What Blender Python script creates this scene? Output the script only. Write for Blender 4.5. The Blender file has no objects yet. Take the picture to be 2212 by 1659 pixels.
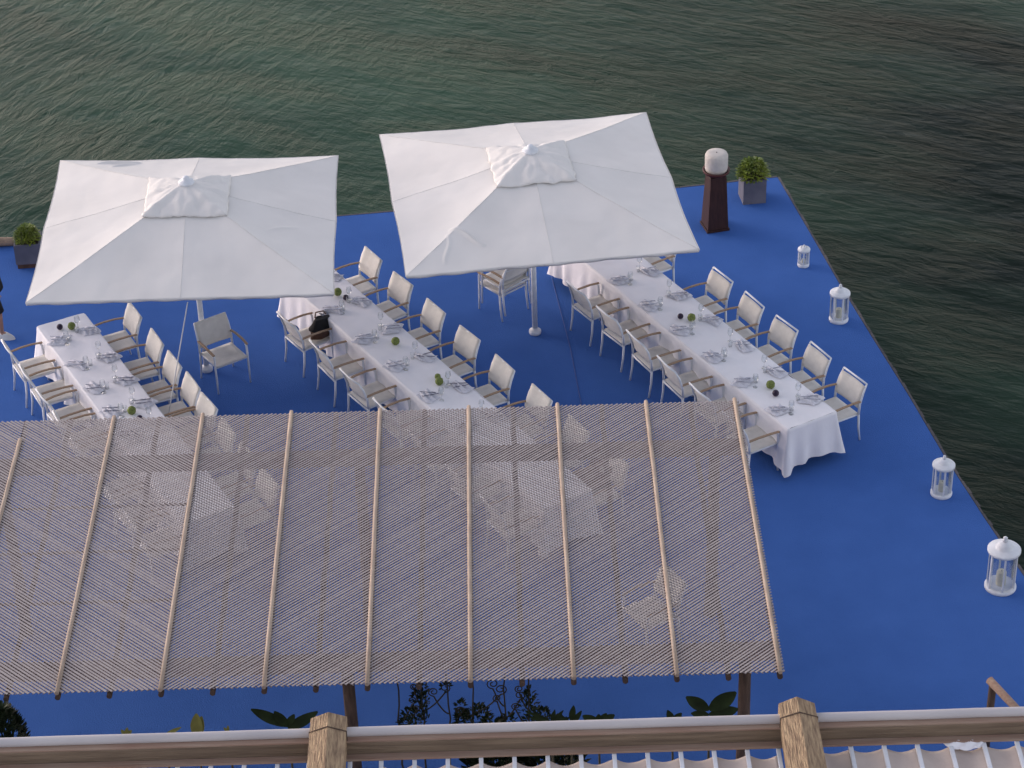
import bpy, math, random
from math import sin, cos, pi, radians as R
from mathutils import Vector, Matrix
random.seed(7)
S = bpy.context.scene
COL = S.collection

# ------------------------------------------------------------------ camera
cam = bpy.data.objects.new("camera", bpy.data.cameras.new("camera"))
COL.objects.link(cam)
PITCH = 33.69044; ROLL = -1.53147
cam.location = (0, 0, 19.29814)
cam.rotation_euler = (Matrix.Rotation(R(90 - PITCH), 4, 'X') @ Matrix.Rotation(R(ROLL), 4, 'Z')).to_euler()
cam.data.sensor_width = 36.0
cam.data.lens = 5273.806 / 2212.0 * 36.0
cam.data.clip_start = 0.5
cam.data.clip_end = 3000
S.camera = cam

# ------------------------------------------------------------------ world, sun, exposure
SUN_EL = 12.0
SUN_AZ = -62.0          # degrees clockwise from +Y
w = bpy.data.worlds.new("World"); S.world = w; w.use_nodes = True
nt = w.node_tree; nt.nodes.clear()
sky = nt.nodes.new("ShaderNodeTexSky"); sky.sky_type = 'NISHITA'
sky.sun_disc = False; sky.sun_elevation = R(SUN_EL); sky.sun_rotation = R(SUN_AZ)
sky.air_density = 1.0; sky.dust_density = 1.0; sky.ozone_density = 1.0
bgn = nt.nodes.new("ShaderNodeBackground"); bgn.inputs[1].default_value = 0.15
won = nt.nodes.new("ShaderNodeOutputWorld")
hs = nt.nodes.new("ShaderNodeHueSaturation"); hs.inputs['Saturation'].default_value = 0.42
nt.links.new(sky.outputs[0], hs.inputs['Color'])
tn_ = nt.nodes.new("ShaderNodeMix"); tn_.data_type = 'RGBA'; tn_.blend_type = 'MULTIPLY'; tn_.inputs[0].default_value = 1.0
tn_.inputs[7].default_value = (1.02, 0.975, 1.03, 1); nt.links.new(hs.outputs[0], tn_.inputs[6])
nt.links.new(tn_.outputs[2], bgn.inputs[0]); nt.links.new(bgn.outputs[0], won.inputs[0])
sl = bpy.data.lights.new("sun", 'SUN'); sl.energy = 0.32; sl.angle = R(40); sl.color = (1.0, 0.74, 0.66)
sun = bpy.data.objects.new("sun", sl); COL.objects.link(sun)
a = R(SUN_AZ); e = R(SUN_EL + 10)
sd = Vector((sin(a) * cos(e), cos(a) * cos(e), sin(e)))
sun.rotation_euler = sd.to_track_quat('Z', 'Y').to_euler()
sun.location = sd * 60
S.view_settings.view_transform = 'Standard'; S.view_settings.look = 'None'
S.view_settings.gamma = 1.0; S.view_settings.use_curve_mapping = False
S.view_settings.exposure = 1.13

# ------------------------------------------------------------------ materials
def mat(name, col, rough=0.7, var=0.12, scale=6.0, col2=None, bump=0.0, bscale=30.0, spec=0.3, metal=0.0,
        stretch=(1, 1, 1), trans=0.0, coat=0.0, detail=5.0, space='Object'):
    m = bpy.data.materials.new(name); m.use_nodes = True
    n = m.node_tree.nodes; l = m.node_tree.links
    b = n["Principled BSDF"]
    tc = n.new("ShaderNodeTexCoord"); mp = n.new("ShaderNodeMapping"); mp.inputs['Scale'].default_value = stretch
    l.new(tc.outputs[space], mp.inputs[0])
    no = n.new("ShaderNodeTexNoise"); no.inputs['Scale'].default_value = scale; no.inputs['Detail'].default_value = detail
    l.new(mp.outputs[0], no.inputs[0])
    cr = n.new("ShaderNodeValToRGB")
    c2 = col2 if col2 else tuple(min(1, c * (1 - 2 * var)) for c in col)
    cr.color_ramp.elements[0].position = 0.3; cr.color_ramp.elements[1].position = 0.7
    cr.color_ramp.elements[0].color = (*c2, 1); cr.color_ramp.elements[1].color = (*col, 1)
    l.new(no.outputs[0], cr.inputs[0]); l.new(cr.outputs[0], b.inputs['Base Color'])
    b.inputs['Roughness'].default_value = rough
    b.inputs['Specular IOR Level'].default_value = spec
    b.inputs['Metallic'].default_value = metal
    b.inputs['Transmission Weight'].default_value = trans
    b.inputs['Coat Weight'].default_value = coat
    if bump:
        nb = n.new("ShaderNodeTexNoise"); nb.inputs['Scale'].default_value = bscale; nb.inputs['Detail'].default_value = 4
        l.new(mp.outputs[0], nb.inputs[0])
        bp = n.new("ShaderNodeBump"); bp.inputs['Strength'].default_value = bump; bp.inputs['Distance'].default_value = 0.02
        l.new(nb.outputs[0], bp.inputs['Height']); l.new(bp.outputs[0], b.inputs['Normal'])
    return m

M = {}
M['carpet'] = mat('blue_carpet', (0.055, 0.140, 0.425), 0.95, scale=1.4, col2=(0.046, 0.122, 0.38), bump=0.5, bscale=60, spec=0.1, detail=8)
M['cloth'] = mat('white_cloth', (0.85, 0.83, 0.85), 0.9, 0.03, 3, bump=0.25, bscale=9, spec=0.15)
M['napkin'] = mat('napkin_linen', (0.72, 0.71, 0.76), 0.9, 0.10, 20, bump=0.5, bscale=40, spec=0.15)
M['canvas'] = mat('parasol_canvas', (0.76, 0.735, 0.705), 0.92, 0.045, 1.3, bump=0.35, bscale=3.5, spec=0.1)
M['white'] = mat('white_paint', (0.74, 0.76, 0.80), 0.45, 0.06, 14)
M['sling'] = mat('cream_mesh_fabric', (0.68, 0.65, 0.605), 0.9, 0.07, 9, bump=0.3, bscale=120, spec=0.1)
M['armwood'] = mat('teak_wood', (0.42, 0.29, 0.19), 0.6, 0.2, 30, stretch=(6, 1, 6))
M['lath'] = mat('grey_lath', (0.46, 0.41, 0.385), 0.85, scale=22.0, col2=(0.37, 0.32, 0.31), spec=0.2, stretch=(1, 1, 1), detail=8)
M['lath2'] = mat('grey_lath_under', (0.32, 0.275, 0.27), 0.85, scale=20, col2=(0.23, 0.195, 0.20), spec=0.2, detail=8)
M['batten'] = mat('tan_batten', (0.50, 0.40, 0.31), 0.7, scale=4, col2=(0.36, 0.27, 0.21), stretch=(8, 1, 8))
M['oldwood'] = mat('brown_timber', (0.13, 0.085, 0.062), 0.8, scale=5, col2=(0.065, 0.042, 0.032), stretch=(5, 5, 1), bump=0.5)
M['girder'] = mat('girder_timber', (0.34, 0.22, 0.16), 0.8, scale=5, col2=(0.22, 0.14, 0.10), stretch=(1, 6, 6), bump=0.5)
M['beamtop'] = mat('weathered_beam', (0.46, 0.33, 0.20), 0.8, scale=16, col2=(0.19, 0.125, 0.08), stretch=(5, 0.6, 5), bump=1.0, bscale=22)
M['fascia'] = mat('fascia_timber', (0.24, 0.175, 0.12), 0.75, scale=9, col2=(0.13, 0.092, 0.065), stretch=(0.25, 4, 4), bump=0.5)
M['ledge'] = mat('ledge_timber', (0.34, 0.25, 0.19), 0.75, scale=9, col2=(0.27, 0.165, 0.12), stretch=(0.3, 4, 4), bump=0.4)
M['pipe'] = mat('pale_grey_paint', (0.54, 0.505, 0.50), 0.6, scale=5, col2=(0.44, 0.41, 0.42), stretch=(0.4, 2, 2))
M['shade'] = mat('cream_shade_canvas', (0.62, 0.53, 0.47), 0.9, scale=4, col2=(0.47, 0.39, 0.35), bump=0.6, bscale=6, spec=0.1)
M['darkwood'] = mat('dark_brown_wood', (0.055, 0.022, 0.018), 0.55, 0.25, 8, stretch=(4, 4, 0.6))
M['redwood'] = mat('dark_red_rim', (0.10, 0.028, 0.025), 0.5, 0.2, 8)
M['paper'] = mat('cream_lamp_drum', (0.66, 0.61, 0.56), 0.8, scale=7, col2=(0.52, 0.48, 0.44), bump=0.5, bscale=25)
M['planter'] = mat('grey_planter', (0.17, 0.16, 0.19), 0.6, scale=3, col2=(0.10, 0.10, 0.13), bump=0.3)
M['soil'] = mat('soil', (0.04, 0.028, 0.02), 0.95, 0.3, 20, bump=1)
M['terracotta'] = mat('brown_foot', (0.13, 0.07, 0.05), 0.8, 0.2, 9)
M['leaf'] = mat('bright_leaves', (0.30, 0.36, 0.04), 0.5, scale=5, col2=(0.045, 0.09, 0.012), spec=0.4)
M['darkleaf'] = mat('dark_leaves', (0.022, 0.038, 0.015), 0.5, scale=9, col2=(0.009, 0.016, 0.008), spec=0.12)
M['limeleaf'] = mat('pale_leaves', (0.22, 0.22, 0.07), 0.5, 0.2, 9)
M['stem'] = mat('plant_stem', (0.05, 0.045, 0.03), 0.8, 0.2, 9)
M['moss'] = mat('green_ball', (0.24, 0.29, 0.08), 0.75, scale=40, col2=(0.11, 0.14, 0.04), bump=1.0, bscale=60)
M['plum'] = mat('dark_purple_ball', (0.035, 0.02, 0.05), 0.35, 0.2, 20)
M['steel'] = mat('cutlery_steel', (0.45, 0.45, 0.50), 0.25, 0.1, 20, metal=1.0)
M['black'] = mat('black_fabric', (0.018, 0.018, 0.02), 0.85, 0.2, 12, bump=0.5, bscale=15)
M['brownfab'] = mat('brown_leather', (0.15, 0.075, 0.045), 0.6, 0.25, 12, bump=0.4)
M['greyfab'] = mat('grey_scarf', (0.30, 0.31, 0.35), 0.9, 0.2, 12, bump=0.5)
M['skin'] = mat('skin', (0.42, 0.23, 0.16), 0.6, 0.06, 6)
M['hair'] = mat('dark_hair', (0.03, 0.018, 0.012), 0.6, 0.2, 30)
M['shoe'] = mat('white_shoe', (0.70, 0.69, 0.66), 0.6, 0.06, 10)
M['eye'] = mat('eye_dark', (0.03, 0.02, 0.02), 0.3, 0.1, 10)
M['wax'] = mat('candle_wax', (0.72, 0.68, 0.50), 0.6, 0.1, 10)
M['stucco'] = mat('stucco', (0.42, 0.38, 0.33), 0.9, 0.12, 1.5, bump=0.4)
M['tile'] = mat('terrace_tile', (0.33, 0.25, 0.20), 0.8, 0.15, 2, bump=0.2)
M['edge'] = mat('deck_edge_trim', (0.13, 0.115, 0.115), 0.8, scale=1.2, col2=(0.05, 0.05, 0.06))
M['concrete'] = mat('pier_concrete', (0.22, 0.21, 0.20), 0.9, 0.2, 1.0, bump=0.4)
M['cord'] = mat('white_cord', (0.62, 0.62, 0.64), 0.8, 0.05, 10)
M['wire'] = mat('grey_cord', (0.09, 0.13, 0.34), 0.8, 0.1, 10)
M['drift'] = mat('driftwood', (0.36, 0.26, 0.19), 0.9, 0.2, 6, bump=0.6)

def glassmat():
    m = bpy.data.materials.new('clear_glass'); m.use_nodes = True
    n = m.node_tree.nodes; l = m.node_tree.links; n.remove(n["Principled BSDF"])
    g = n.new("ShaderNodeBsdfGlossy"); g.inputs['Roughness'].default_value = 0.08
    t = n.new("ShaderNodeBsdfTransparent"); t.inputs[0].default_value = (0.93, 0.95, 0.96, 1)
    f = n.new("ShaderNodeLayerWeight"); f.inputs[0].default_value = 0.42
    mx = n.new("ShaderNodeMixShader"); l.new(f.outputs['Facing'], mx.inputs[0]); l.new(t.outputs[0], mx.inputs[1]); l.new(g.outputs[0], mx.inputs[2])
    l.new(mx.outputs[0], n["Material Output"].inputs[0]); return m
M['glass'] = glassmat()

def watermat():
    m = bpy.data.materials.new('sea_water'); m.use_nodes = True
    n = m.node_tree.nodes; l = m.node_tree.links; b = n["Principled BSDF"]
    b.inputs['Specular IOR Level'].default_value = 0.05; b.inputs['Roughness'].default_value = 0.12; b.inputs['IOR'].default_value = 1.333
    tc = n.new("ShaderNodeTexCoord")
    def noise(rot, st, sc, det=6, dist=0.0, rough=0.6, kind=None):
        m1 = n.new("ShaderNodeMapping"); m1.inputs['Rotation'].default_value = (0, 0, R(rot)); l.new(tc.outputs['Object'], m1.inputs[0])
        mp = n.new("ShaderNodeMapping"); mp.inputs['Scale'].default_value = st
        l.new(m1.outputs[0], mp.inputs[0])
        no = n.new("ShaderNodeTexNoise"); no.inputs['Scale'].default_value = sc; no.inputs['Detail'].default_value = det
        if kind: no.noise_type = kind
        no.inputs['Distortion'].default_value = dist; no.inputs['Roughness'].default_value = rough
        l.new(mp.outputs[0], no.inputs[0]); return no.outputs[0]
    def math_(op, x, y, cl=False):
        k = n.new("ShaderNodeMath"); k.operation = op; k.use_clamp = cl
        for i, q in enumerate((x, y)):
            if isinstance(q, (int, float)): k.inputs[i].default_value = q
            else: l.new(q, k.inputs[i])
        return k.outputs[0]
    # two wave trains that cross: one dominates on each side of the bay
    A = noise(28, (0.50, 1.5, 1), 3.0, 7, 0.5, 0.62)      # ripples running down to the right
    B = noise(-58, (0.50, 1.5, 1), 3.0, 7, 0.5, 0.62)     # ripples running up to the right
    Cc = noise(10, (0.8, 1.3, 1), 0.5, 3)
    sep = n.new("ShaderNodeSeparateXYZ"); l.new(tc.outputs['Object'], sep.inputs[0])
    mr = n.new("ShaderNodeMapRange"); mr.inputs[1].default_value = -9; mr.inputs[2].default_value = 1; l.new(sep.outputs[0], mr.inputs[0])
    mixv = n.new("ShaderNodeMix"); l.new(mr.outputs[0], mixv.inputs[0]); l.new(B, mixv.inputs[2]); l.new(A, mixv.inputs[3])
    patch = noise(20, (0.7, 1.4, 1), 0.42, 1)
    pm = n.new("ShaderNodeMapRange"); pm.inputs[1].default_value = 0.46; pm.inputs[2].default_value = 0.68; pm.inputs[3].default_value = 0.5; pm.inputs[4].default_value = 1.9; l.new(patch, pm.inputs[0])
    # gusts further out from the pier raise steeper wavelets
    out_ = n.new("ShaderNodeMapRange"); out_.inputs[1].default_value = 34; out_.inputs[2].default_value = 42; out_.inputs[3].default_value = 0.7; out_.inputs[4].default_value = 1.4; l.new(sep.outputs[1], out_.inputs[0])
    lee = n.new("ShaderNodeMapRange"); lee.inputs[1].default_value = 2; lee.inputs[2].default_value = 10; lee.inputs[3].default_value = 1.0; lee.inputs[4].default_value = 0.55; l.new(sep.outputs[0], lee.inputs[0])
    amp = math_('MULTIPLY', math_('MULTIPLY', pm.outputs[0], out_.outputs[0]), lee.outputs[0])
    h = math_('ADD', math_('MULTIPLY', math_('ADD', mixv.outputs[0], -0.5), amp), math_('MULTIPLY', Cc, 1.0))
    fine = noise(20, (0.6, 1.6, 1), 7, 3)
    h = math_('ADD', h, math_('MULTIPLY', fine, 0.07))
    bp = n.new("ShaderNodeBump"); bp.inputs['Strength'].default_value = 1.0; bp.inputs['Distance'].default_value = 0.13
    l.new(h, bp.inputs['Height']); l.new(bp.outputs[0], b.inputs['Normal'])
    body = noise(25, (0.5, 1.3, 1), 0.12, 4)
    glow_fade = n.new("ShaderNodeMapRange"); glow_fade.inputs[1].default_value = -2; glow_fade.inputs[2].default_value = 9; glow_fade.inputs[3].default_value = 0.12; glow_fade.inputs[4].default_value = -0.22; l.new(sep.outputs[0], glow_fade.inputs[0])  # sky glow on the water fades to the right, painted into the body colour
    body = math_('ADD', body, glow_fade.outputs[0])
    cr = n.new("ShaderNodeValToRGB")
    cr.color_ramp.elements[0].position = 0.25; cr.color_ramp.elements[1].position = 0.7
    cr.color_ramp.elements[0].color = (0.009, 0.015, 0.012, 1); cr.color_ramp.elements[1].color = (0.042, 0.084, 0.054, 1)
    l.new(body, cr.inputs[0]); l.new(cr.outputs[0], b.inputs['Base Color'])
    return m
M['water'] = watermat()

# ------------------------------------------------------------------ mesh builder
class MB:
    def __init__(s): s.v = []; s.f = []; s.sm = []
    def add(s, vs, fs, smooth=False, M4=None):
        o = len(s.v)
        for p in vs:
            p = Vector(p)
            if M4 is not None: p = M4 @ p
            s.v.append(tuple(p))
        for f in fs: s.f.append(tuple(i + o for i in f)); s.sm.append(smooth)
        return s
    def box(s, c, d, M4=None, rz=0.0, taper=1.0):
        x, y, z = d[0] / 2, d[1] / 2, d[2] / 2
        vs = []
        for sz in (-1, 1):
            t = taper if sz > 0 else 1.0
            for sx, sy in ((-1, -1), (1, -1), (1, 1), (-1, 1)):
                X, Y = sx * x * t, sy * y * t
                vs.append((c[0] + X * cos(rz) - Y * sin(rz), c[1] + X * sin(rz) + Y * cos(rz), c[2] + sz * z))
        return s.add(vs, [(0, 3, 2, 1), (4, 5, 6, 7), (0, 1, 5, 4), (1, 2, 6, 5), (2, 3, 7, 6), (3, 0, 4, 7)], False, M4)
    def bar(s, p, q, wd, th, up=(0, 0, 1)):
        """rectangular bar from p to q, width wd sideways and th along up"""
        p = Vector(p); q = Vector(q); d = (q - p).normalized(); u = Vector(up)
        if abs(d.dot(u)) > 0.98: u = Vector((0, 1, 0))
        sd_ = d.cross(u).normalized(); u = sd_.cross(d).normalized()
        vs = []
        for e_ in (p, q):
            for a_, b_ in ((-1, -1), (1, -1), (1, 1), (-1, 1)):
                vs.append(e_ + sd_ * a_ * wd / 2 + u * b_ * th / 2)
        return s.add(vs, [(0, 1, 2, 3), (7, 6, 5, 4), (0, 4, 5, 1), (1, 5, 6, 2), (2, 6, 7, 3), (3, 7, 4, 0)])
    def tube(s, pts, r, n=8, caps=True):
        pts = [Vector(p) for p in pts]
        rr = r if isinstance(r, (list, tuple)) else [r] * len(pts)
        prev = None; vs = []
        for i, p in enumerate(pts):
            d = (pts[min(i + 1, len(pts) - 1)] - pts[max(i - 1, 0)]).normalized()
            if prev is None:
                u = Vector((0, 0, 1)) if abs(d.z) < 0.9 else Vector((1, 0, 0))
                u = (u - d * u.dot(d)).normalized()
            else: u = (prev - d * prev.dot(d)).normalized()
            prev = u; w_ = d.cross(u)
            for k in range(n):
                a_ = 2 * pi * k / n; vs.append(p + (u * cos(a_) + w_ * sin(a_)) * rr[i])
        fs = []
        for i in range(len(pts) - 1):
            for k in range(n):
                k2 = (k + 1) % n; fs.append((i * n + k, i * n + k2, (i + 1) * n + k2, (i + 1) * n + k))
        s.add(vs, fs, True)
        if caps:
            o = len(s.v) - len(vs)
            s.f.append(tuple(o + k for k in reversed(range(n)))); s.sm.append(False)
            s.f.append(tuple(o + (len(pts) - 1) * n + k for k in range(n))); s.sm.append(False)
        return s
    def lathe(s, prof, c=(0, 0, 0), n=24, M4=None, closed=False, caps=True):
        vs = []
        for r_, z in prof:
            for k in range(n):
                a_ = 2 * pi * k / n; vs.append((c[0] + r_ * cos(a_), c[1] + r_ * sin(a_), c[2] + z))
        fs = []
        m_ = len(prof)
        for i in range(m_ if closed else m_ - 1):
            j = (i + 1) % m_
            for k in range(n):
                k2 = (k + 1) % n; fs.append((i * n + k, i * n + k2, j * n + k2, j * n + k))
        if not closed and caps:
            fs.append(tuple(reversed(range(n)))); fs.append(tuple((m_ - 1) * n + k for k in range(n)))
        return s.add(vs, fs, True, M4)
    def ball(s, c, r, n=12, m=8, sq=(1, 1, 1)):
        return s.lathe([(max(1e-3, r * sin(pi * i / m)) , -r * cos(pi * i / m) * sq[2]) for i in range(m + 1)], c, n)
    def grid(s, P, nu, nv, smooth=True, flip=False):
        vs = [P(i / nu, j / nv) for j in range(nv + 1) for i in range(nu + 1)]
        fs = []
        for j in range(nv):
            for i in range(nu):
                a_ = j * (nu + 1) + i; q = (a_, a_ + 1, a_ + nu + 2, a_ + nu + 1)
                fs.append(tuple(reversed(q)) if flip else q)
        return s.add(vs, fs, smooth)
    def leaf(s, base, d, length, width, up=(0, 0, 1), bend=0.25, seg=5):
        b0 = Vector(base); d = Vector(d).normalized(); u = Vector(up)
        sd_ = d.cross(u)
        if sd_.length < 1e-3: sd_ = Vector((1, 0, 0))
        sd_.normalize(); u = sd_.cross(d).normalized()
        vs = []
        for i in range(seg + 1):
            t = i / seg; wv = width * 0.5 * sin(pi * min(1, (t * 0.93 + 0.04))) ** 0.8
            c_ = b0 + d * length * t - u * bend * length * t * t
            vs += [c_ - sd_ * wv + u * wv * 0.25, c_, c_ + sd_ * wv + u * wv * 0.25]
        fs = []
        for i in range(seg):
            a_ = i * 3; fs += [(a_, a_ + 1, a_ + 4, a_ + 3), (a_ + 1, a_ + 2, a_ + 5, a_ + 4)]
        return s.add(vs, fs, True)
    def build(s, name, m, parent=None, bevel=0.0, loc=None, rz=0.0, solid=0.0):
        me = bpy.data.meshes.new(name); me.from_pydata(s.v, [], s.f)
        me.polygons.foreach_set('use_smooth', s.sm); me.update()
        me.materials.append(m)
        o = bpy.data.objects.new(name, me); COL.objects.link(o)
        if parent is not None: o.parent = parent
        if loc is not None: o.location = loc; o.rotation_euler = (0, 0, rz)
        if bevel:
            bv = o.modifiers.new('bevel', 'BEVEL'); bv.width = bevel; bv.segments = 2; bv.limit_method = 'ANGLE'
        if solid:
            so = o.modifiers.new('solid', 'SOLIDIFY'); so.thickness = solid; so.offset = -1
        return o

def tag(o, label=None, cat=None, group=None, kind=None):
    if label: o['label'] = label
    if cat: o['category'] = cat
    if group: o['group'] = group
    if kind: o['kind'] = kind
    return o
def thing(name, loc, rz=0.0, label=None, cat=None, group=None):
    o = bpy.data.objects.new(name, None); COL.objects.link(o)
    o.empty_display_size = 0.1; o.location = loc; o.rotation_euler = (0, 0, rz)
    return tag(o, label, cat, group)
def dup(root, loc, rz, label=None, group=None, scale=None):
    r = root.copy(); COL.objects.link(r); r.location = loc; r.rotation_euler = (0, 0, rz)
    if scale: r.scale = scale
    if label: r['label'] = label
    if group: r['group'] = group
    for ch in root.children:
        c = ch.copy(); COL.objects.link(c); c.parent = r
        for g in ch.children:
            d = g.copy(); COL.objects.link(d); d.parent = c
    return r
def hsh(i, j=0, k=0):
    x = sin(i * 12.9898 + j * 78.233 + k * 37.719) * 43758.5453
    return x - math.floor(x)
from mathutils import noise as mnoise
def fn(x, y, z=0.0): return mnoise.noise(Vector((x, y, z)))

# ------------------------------------------------------------------ setting
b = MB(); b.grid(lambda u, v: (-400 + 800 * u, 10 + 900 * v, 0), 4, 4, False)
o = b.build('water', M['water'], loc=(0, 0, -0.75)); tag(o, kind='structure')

# blue deck: polygon slab with the bay side slightly uneven
edge_right = [(4.40, 34.79), (4.76, 32.73), (5.01, 31.27), (5.30, 29.75), (5.56, 28.44), (5.83, 26.91), (6.14, 25.43), (6.41, 24.25), (6.95, 22.0), (7.6, 19.5), (9.5, 13.0)]
far = [(-20.0, 32.03), (-8.0, 33.38), (-2.74, 33.89), (2.81, 34.53)]
poly = [(-20, 13.0)] + far + edge_right
def slab(name, pts, z0, z1, m):
    n = len(pts); bb = MB()
    vs = [(x, y, z1) for x, y in pts] + [(x, y, z0) for x, y in pts]
    fs = [tuple(reversed(range(n)))] + [tuple(range(n, 2 * n))] + [(i, (i + 1) % n, n + (i + 1) % n, n + i) for i in range(n)]
    return bb.add(vs, fs).build(name, m)
o = slab('deck', poly, -0.10, 0.0, M['carpet']); tag(o, kind='structure')
cx_, cy_ = -5, 22
pier = [(cx_ + (x - cx_) * 0.985, cy_ + (y - cy_) * 0.985) for x, y in poly]
o = slab('pier', pier, -3.0, -0.104, M['concrete']); tag(o, kind='structure')
# worn trim along the two open edges of the deck
b = MB()
pe = far + edge_right
for i in range(len(pe) - 1):
    p, q = Vector((*pe[i], -0.045)), Vector((*pe[i + 1], -0.045))
    n_ = 10
    for k in range(n_):
        a1 = p.lerp(q, k / n_); a2 = p.lerp(q, (k + 1) / n_ - 0.004)
        wd = 0.025 + 0.02 * hsh(i, k)
        dd = (q - p).normalized(); out = Vector((-dd.y, dd.x, 0))
        b.bar(a1 + out * (wd / 2 + 0.003), a2 + out * (wd / 2 + 0.003), wd, 0.10)
o = b.build('deck_edge', M['edge']); tag(o, kind='structure')
b = MB(); b.tube([(0.60, 32.3, 0.006), (0.72, 31.16, 0.006), (0.86, 29.87, 0.006), (0.96, 28.45, 0.006), (1.08, 26.5, 0.006), (1.1, 25.0, 0.006)], 0.0045, 6)
tag(b.build('cord', M['wire']), 'thin grey cord lying on the blue deck between the middle and right tables', 'cord')
b = MB(); b.tube([(-8.5, 33.2, 0.06), (-8.1, 33.24, 0.075), (-7.8, 33.27, 0.06), (-7.55, 33.3, 0.05)], [0.06, 0.075, 0.07, 0.04], 9)
tag(b.build('driftwood_log', M['drift']), 'pale driftwood log at the far edge beside the leftmost planter', 'log')

# ------------------------------------------------------------------ chairs
def make_chair(label, variant, group=None):
    t = thing('dining_armchair', (0, 0, 0), 0, label, 'chair', group)
    W = 0.26
    fr = M['white']
    for sx in (-1, 1):
        MB().tube([(sx * W, -0.27, 0.0), (sx * W, -0.235, 0.22), (sx * W, -0.225, 0.44)], [0.013, 0.016, 0.017], 8).build('leg', fr, t)
        MB().tube([(sx * W, 0.245, 0.0), (sx * W, 0.235, 0.30), (sx * W, 0.225, 0.60), (sx * W, 0.20, 0.632)], [0.013, 0.016, 0.017, 0.016], 8).build('leg', fr, t)
    # back stiles and top rail
    f = MB()
    for sx in (-1, 1):
        f.tube([(sx * W, -0.225, 0.44), (sx * W, -0.235, 0.60), (sx * (W - 0.004), -0.285, 0.76), (sx * (W - 0.012), -0.345, 0.885)], [0.017, 0.016, 0.015, 0.011], 8)
    f.tube([(-W + 0.012, -0.343, 0.880), (0, -0.352, 0.872), (W - 0.012, -0.343, 0.880)], 0.013, 8)
    f.build('back_frame', fr, t)
    s_ = MB()
    for sx in (-1, 1): s_.tube([(sx * (W - 0.02), -0.23, 0.425), (sx * (W - 0.02), 0.235, 0.435)], 0.015, 8)
    s_.tube([(-W, 0.235, 0.43), (W, 0.235, 0.43)], 0.014, 8); s_.tube([(-W, -0.23, 0.41), (W, -0.23, 0.41)], 0.014, 8)
    s_.build('seat_frame', fr, t)
    def seat(u, v):
        x = (u - 0.5) * 0.49; y = -0.225 + 0.48 * v
        return (x, y, 0.448 - 0.022 * sin(pi * u) * sin(pi * v) + (0.008 if v > 0.95 else 0))
    MB().grid(seat, 8, 8).build('seat', M['sling'], t, solid=0.012)
    zt = 0.845 if variant == 'rail' else 0.885
    def back(u, v):
        x = (u - 0.5) * 0.50; z = 0.535 + (zt - 0.535) * v
        y = -0.225 - 0.12 * max(0, (z - 0.56) / 0.32) ** 1.25 - 0.018 * sin(pi * u)
        if variant != 'rail': z += 0.012 * (abs(2 * u - 1) ** 2) * v
        return (x, y + 0.008, z)
    MB().grid(back, 8, 8).build('backrest', M['sling'], t, solid=0.012)
    for sx in (-1, 1):
        a_ = MB()
        pts = [(sx * W, -0.245, 0.640), (sx * (W + 0.008), -0.10, 0.655), (sx * (W + 0.012), 0.08, 0.655), (sx * (W + 0.006), 0.24, 0.640)]
        for i in range(3): a_.bar(pts[i], pts[i + 1], 0.038, 0.018)
        a_.build('armrest', M['armwood'], t, bevel=0.006)
    return t

ORD = ['first', 'second', 'third', 'fourth', 'fifth', 'sixth', 'seventh', 'eighth']
TABLES = {
    'right-hand': dict(o=(3.995, 26.745), u=(-0.492, 0.870), half=0.405, L=5.95,
                       R=[0.41, 1.20, 1.99, 2.78, 3.57, 4.97], Lt=[0.43, 1.22, 2.01, 2.80, 3.59, 4.40], var='rail'),
    'middle': dict(o=(0.685, 25.12), u=(-0.533, 0.846), half=0.375, L=6.95,
                   R=[0.28, 1.18, 2.08, 2.99, 3.89, 4.79, 5.69, 6.58], Lt=[0.33, 1.23, 2.13, 3.03, 3.93, 4.80, 5.73], var='soft'),
    'left-hand': dict(o=(-3.90, 24.98), u=(-0.469, 0.883), half=0.365, L=5.47,
                      R=[0.18, 0.87, 1.56, 2.22, 2.82, 3.45, 4.12, 4.95], Lt=[0.20, 0.86, 1.52, 2.18, 2.84, 3.50, 4.18, 4.92], var='soft'),
}
proto = {}
for tn, T in TABLES.items():
    u = Vector((*T['u'], 0)).normalized(); n = Vector((u.y, -u.x, 0)); O = Vector((*T['o'], 0))
    T['uv'] = u; T['nv'] = n; T['Ov'] = O
    for side, ts in (('right', T['R']), ('left', T['Lt'])):
        s = 1 if side == 'right' else -1
        face = -n * s
        rz = math.atan2(face.y, face.x) - pi / 2
        for k, t_ in enumerate(ts):
            p = O + u * t_ + n * s * (T['half'] + 0.255 + 0.02 * (hsh(k, s, len(tn)) - 0.5))
            jit = R(6) * (hsh(k * 3 + 1, s + 2, len(tn)) - 0.5)
            mat_ = 'white framed cream armchair' if T['var'] == 'soft' else 'white framed armchair with white top rail'
            if tn == 'right-hand' and side == 'right' and k == 5:
                lab = 'white armchair at far right of the right-hand table, half hidden under the parasol'
            else:
                lab = '%s, %s from the near end, %s side of %s table' % ('cream armchair' if T['var'] == 'soft' else 'white railed armchair', ORD[k], side, tn)
            g = 'chairs along the %s table' % tn
            if T['var'] not in proto:
                c = make_chair(lab, T['var'], g); proto[T['var']] = c
                c.location = p; c.rotation_euler = (0, 0, rz + jit)
            else: dup(proto[T['var']], p, rz + jit, lab, g)
pc = proto['soft']
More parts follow.
